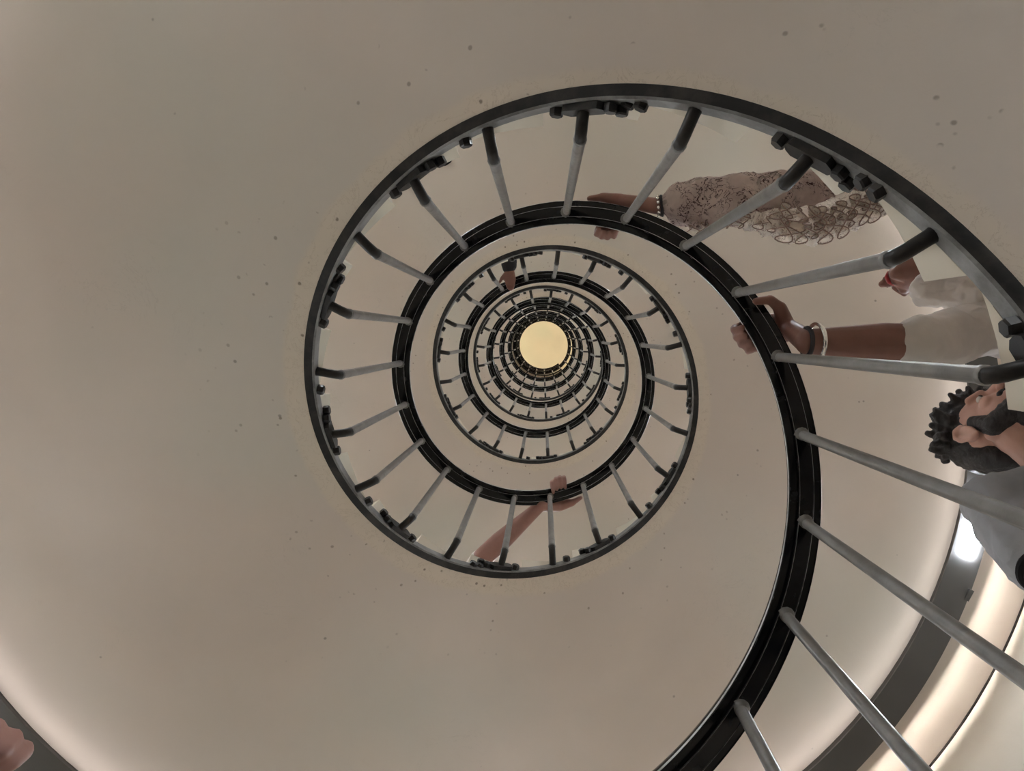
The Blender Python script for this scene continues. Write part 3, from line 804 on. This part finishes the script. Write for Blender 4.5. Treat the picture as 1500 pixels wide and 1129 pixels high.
# --- bearded man at the right edge
JC = dict(shR=V(1.675, -0.31, 2.77), shL=V(2.22, -0.27, 2.82), head=V(1.815, -0.055, 3.06), elR=V(1.60, -0.46, 2.32), neck=V(1.95, -0.20, 2.83),
          hframe=head_frame(tang(0.0) + UP * 0.10, UP + inward(0) * 0.12), foreR=(0.044, 0.046, 0.028))
bC, PC, HC = figure('person', 'bearded person in grey T-shirt with tousled dark hair at right edge', (2.0, -0.36, stepz(-0.178)), tang(-0.1), JC, M_skin3, 1.45, headk=1.16, vox=0.004)
shirt(bC, PC, M_grey, 't_shirt', 0.66, 0.72, 0.032, 0.06, 0.024, loose=1.15)
dC = (PC['elR'] - PC['shR']).normalized(); torus('sleeve_hem', PC['shR'] + (PC['elR'] - PC['shR']) * 0.82, dC, 0.060, 0.010, M_black, bC, PC['b'])
trousers(bC, PC, M_navy, 'jeans'); shoes(bC, PC, M_white); hair(bC, PC, HC, M_hair, 240, 0.0, 5, 1.16, True)

# --- arm on the rail at the bottom of the first ring
wrD = V(-0.03, -0.92, 5.33)
def handsD(sh, P): grip(sh, 4.845, P['wrR'], 0.072, 1.2, 0.03, 0.0, False, 0.03)
JD = dict(shR=V(-0.62, -1.72, 5.45), shL=V(-0.72, -2.30, 5.55), head=V(-0.66, -2.05, 5.95), elR=V(-0.44, -1.26, 5.16), wrR=wrD, foreR=(0.050, 0.052, 0.030), hands=handsD)
bD, PD, HD = figure('person', 'person whose bare forearm rests on the rail at bottom of the nearest ring', (-0.72, -2.05, stepz(4.37)), tang(4.5), JD, M_skin, 1.55, vox=0.0055)
shirt(bD, PD, M_white, 'shirt', 0.9, 0.8, 0.02, 0.06, 0.02)
trousers(bD, PD, M_navy); shoes(bD, PD, M_black); hair(bD, PD, HD, M_hair, 0, 0.0, 7)

# --- hand with a dark cuff over the rail, second ring
wrE = V(-0.342, 0.950, 7.28)
def handsE(sh, P):
    w = P['wrR']; d = (V(-0.333, 0.755, 7.33) - w).normalized(); o_ = d.cross(UP).normalized(); n_ = o_.cross(d)
    pal = w + d * 0.062
    for i in range(4):
        p0 = pal + o_ * (i - 1.5) * 0.019; L = (0.8, 0.97, 1.0, 0.88)[i]
        p1 = pal + o_ * (i - 1.5) * 0.015 + d * 0.040 * L; p2 = pal + o_ * (i - 1.5) * 0.011 + d * 0.070 * L - n_ * 0.008
        sh.limb(w + o_ * (i - 1.5) * 0.010, 0.019, p0, 0.014).limb(p0, 0.0125, p1, 0.0105).limb(p1, 0.0105, p2, 0.0085)
    t0 = w + d * 0.018 - o_ * 0.02
    sh.chain([t0, w + d * 0.045 - o_ * 0.052, w + d * 0.075 - o_ * 0.070], [0.019, 0.013, 0.0095])
JE = dict(shR=V(-0.42, 1.60, 7.70), shL=V(-0.55, 2.20, 7.75), head=V(-0.48, 1.98, 8.10), elR=V(-0.37, 1.30, 7.32), wrR=wrE, hands=handsE)
bE, PE, HE = figure('person', 'person with dark sleeve whose hand points at the second ring rail', (-0.50, 1.95, stepz(2 * math.pi + 1.822)), tang(1.85), JE, M_skin2, 1.55, vox=0.0055)
shirt(bE, PE, M_dark, 'jacket', 1.86, 1.8, 0.02, 0.08, 0.02)
trousers(bE, PE, M_black); shoes(bE, PE, M_black); hair(bE, PE, HE, M_hair, 0, 0.0, 9)

# --- hand at the lower left corner
wrF = V(-1.02, -0.36, 1.10)
def handsF(sh, P): grip(sh, -2.83, P['wrR'], 0.05, 1.0, 0.03, 0.03)
JF = dict(elR=V(-1.36, -0.50, 1.02), wrR=wrF, hands=handsF, shR=V(-1.78, -0.75, 1.35), shL=V(-2.25, -0.95, 1.35), head=V(-2.05, -0.95, 1.78))
bF, PF, HF = figure('person', 'person whose fingers show at the lower left corner, on the near rail', (-2.02, -0.90, stepz(-2.72)), tang(-2.75), JF, M_skin, 1.5)
shirt(bF, PF, M_dark, 'jumper', 1.7, 1.7, 0.02, 0.06, 0.02)
trousers(bF, PF, M_navy); shoes(bF, PF, M_black); hair(bF, PF, HF, M_hair, 0, 0.0, 13)
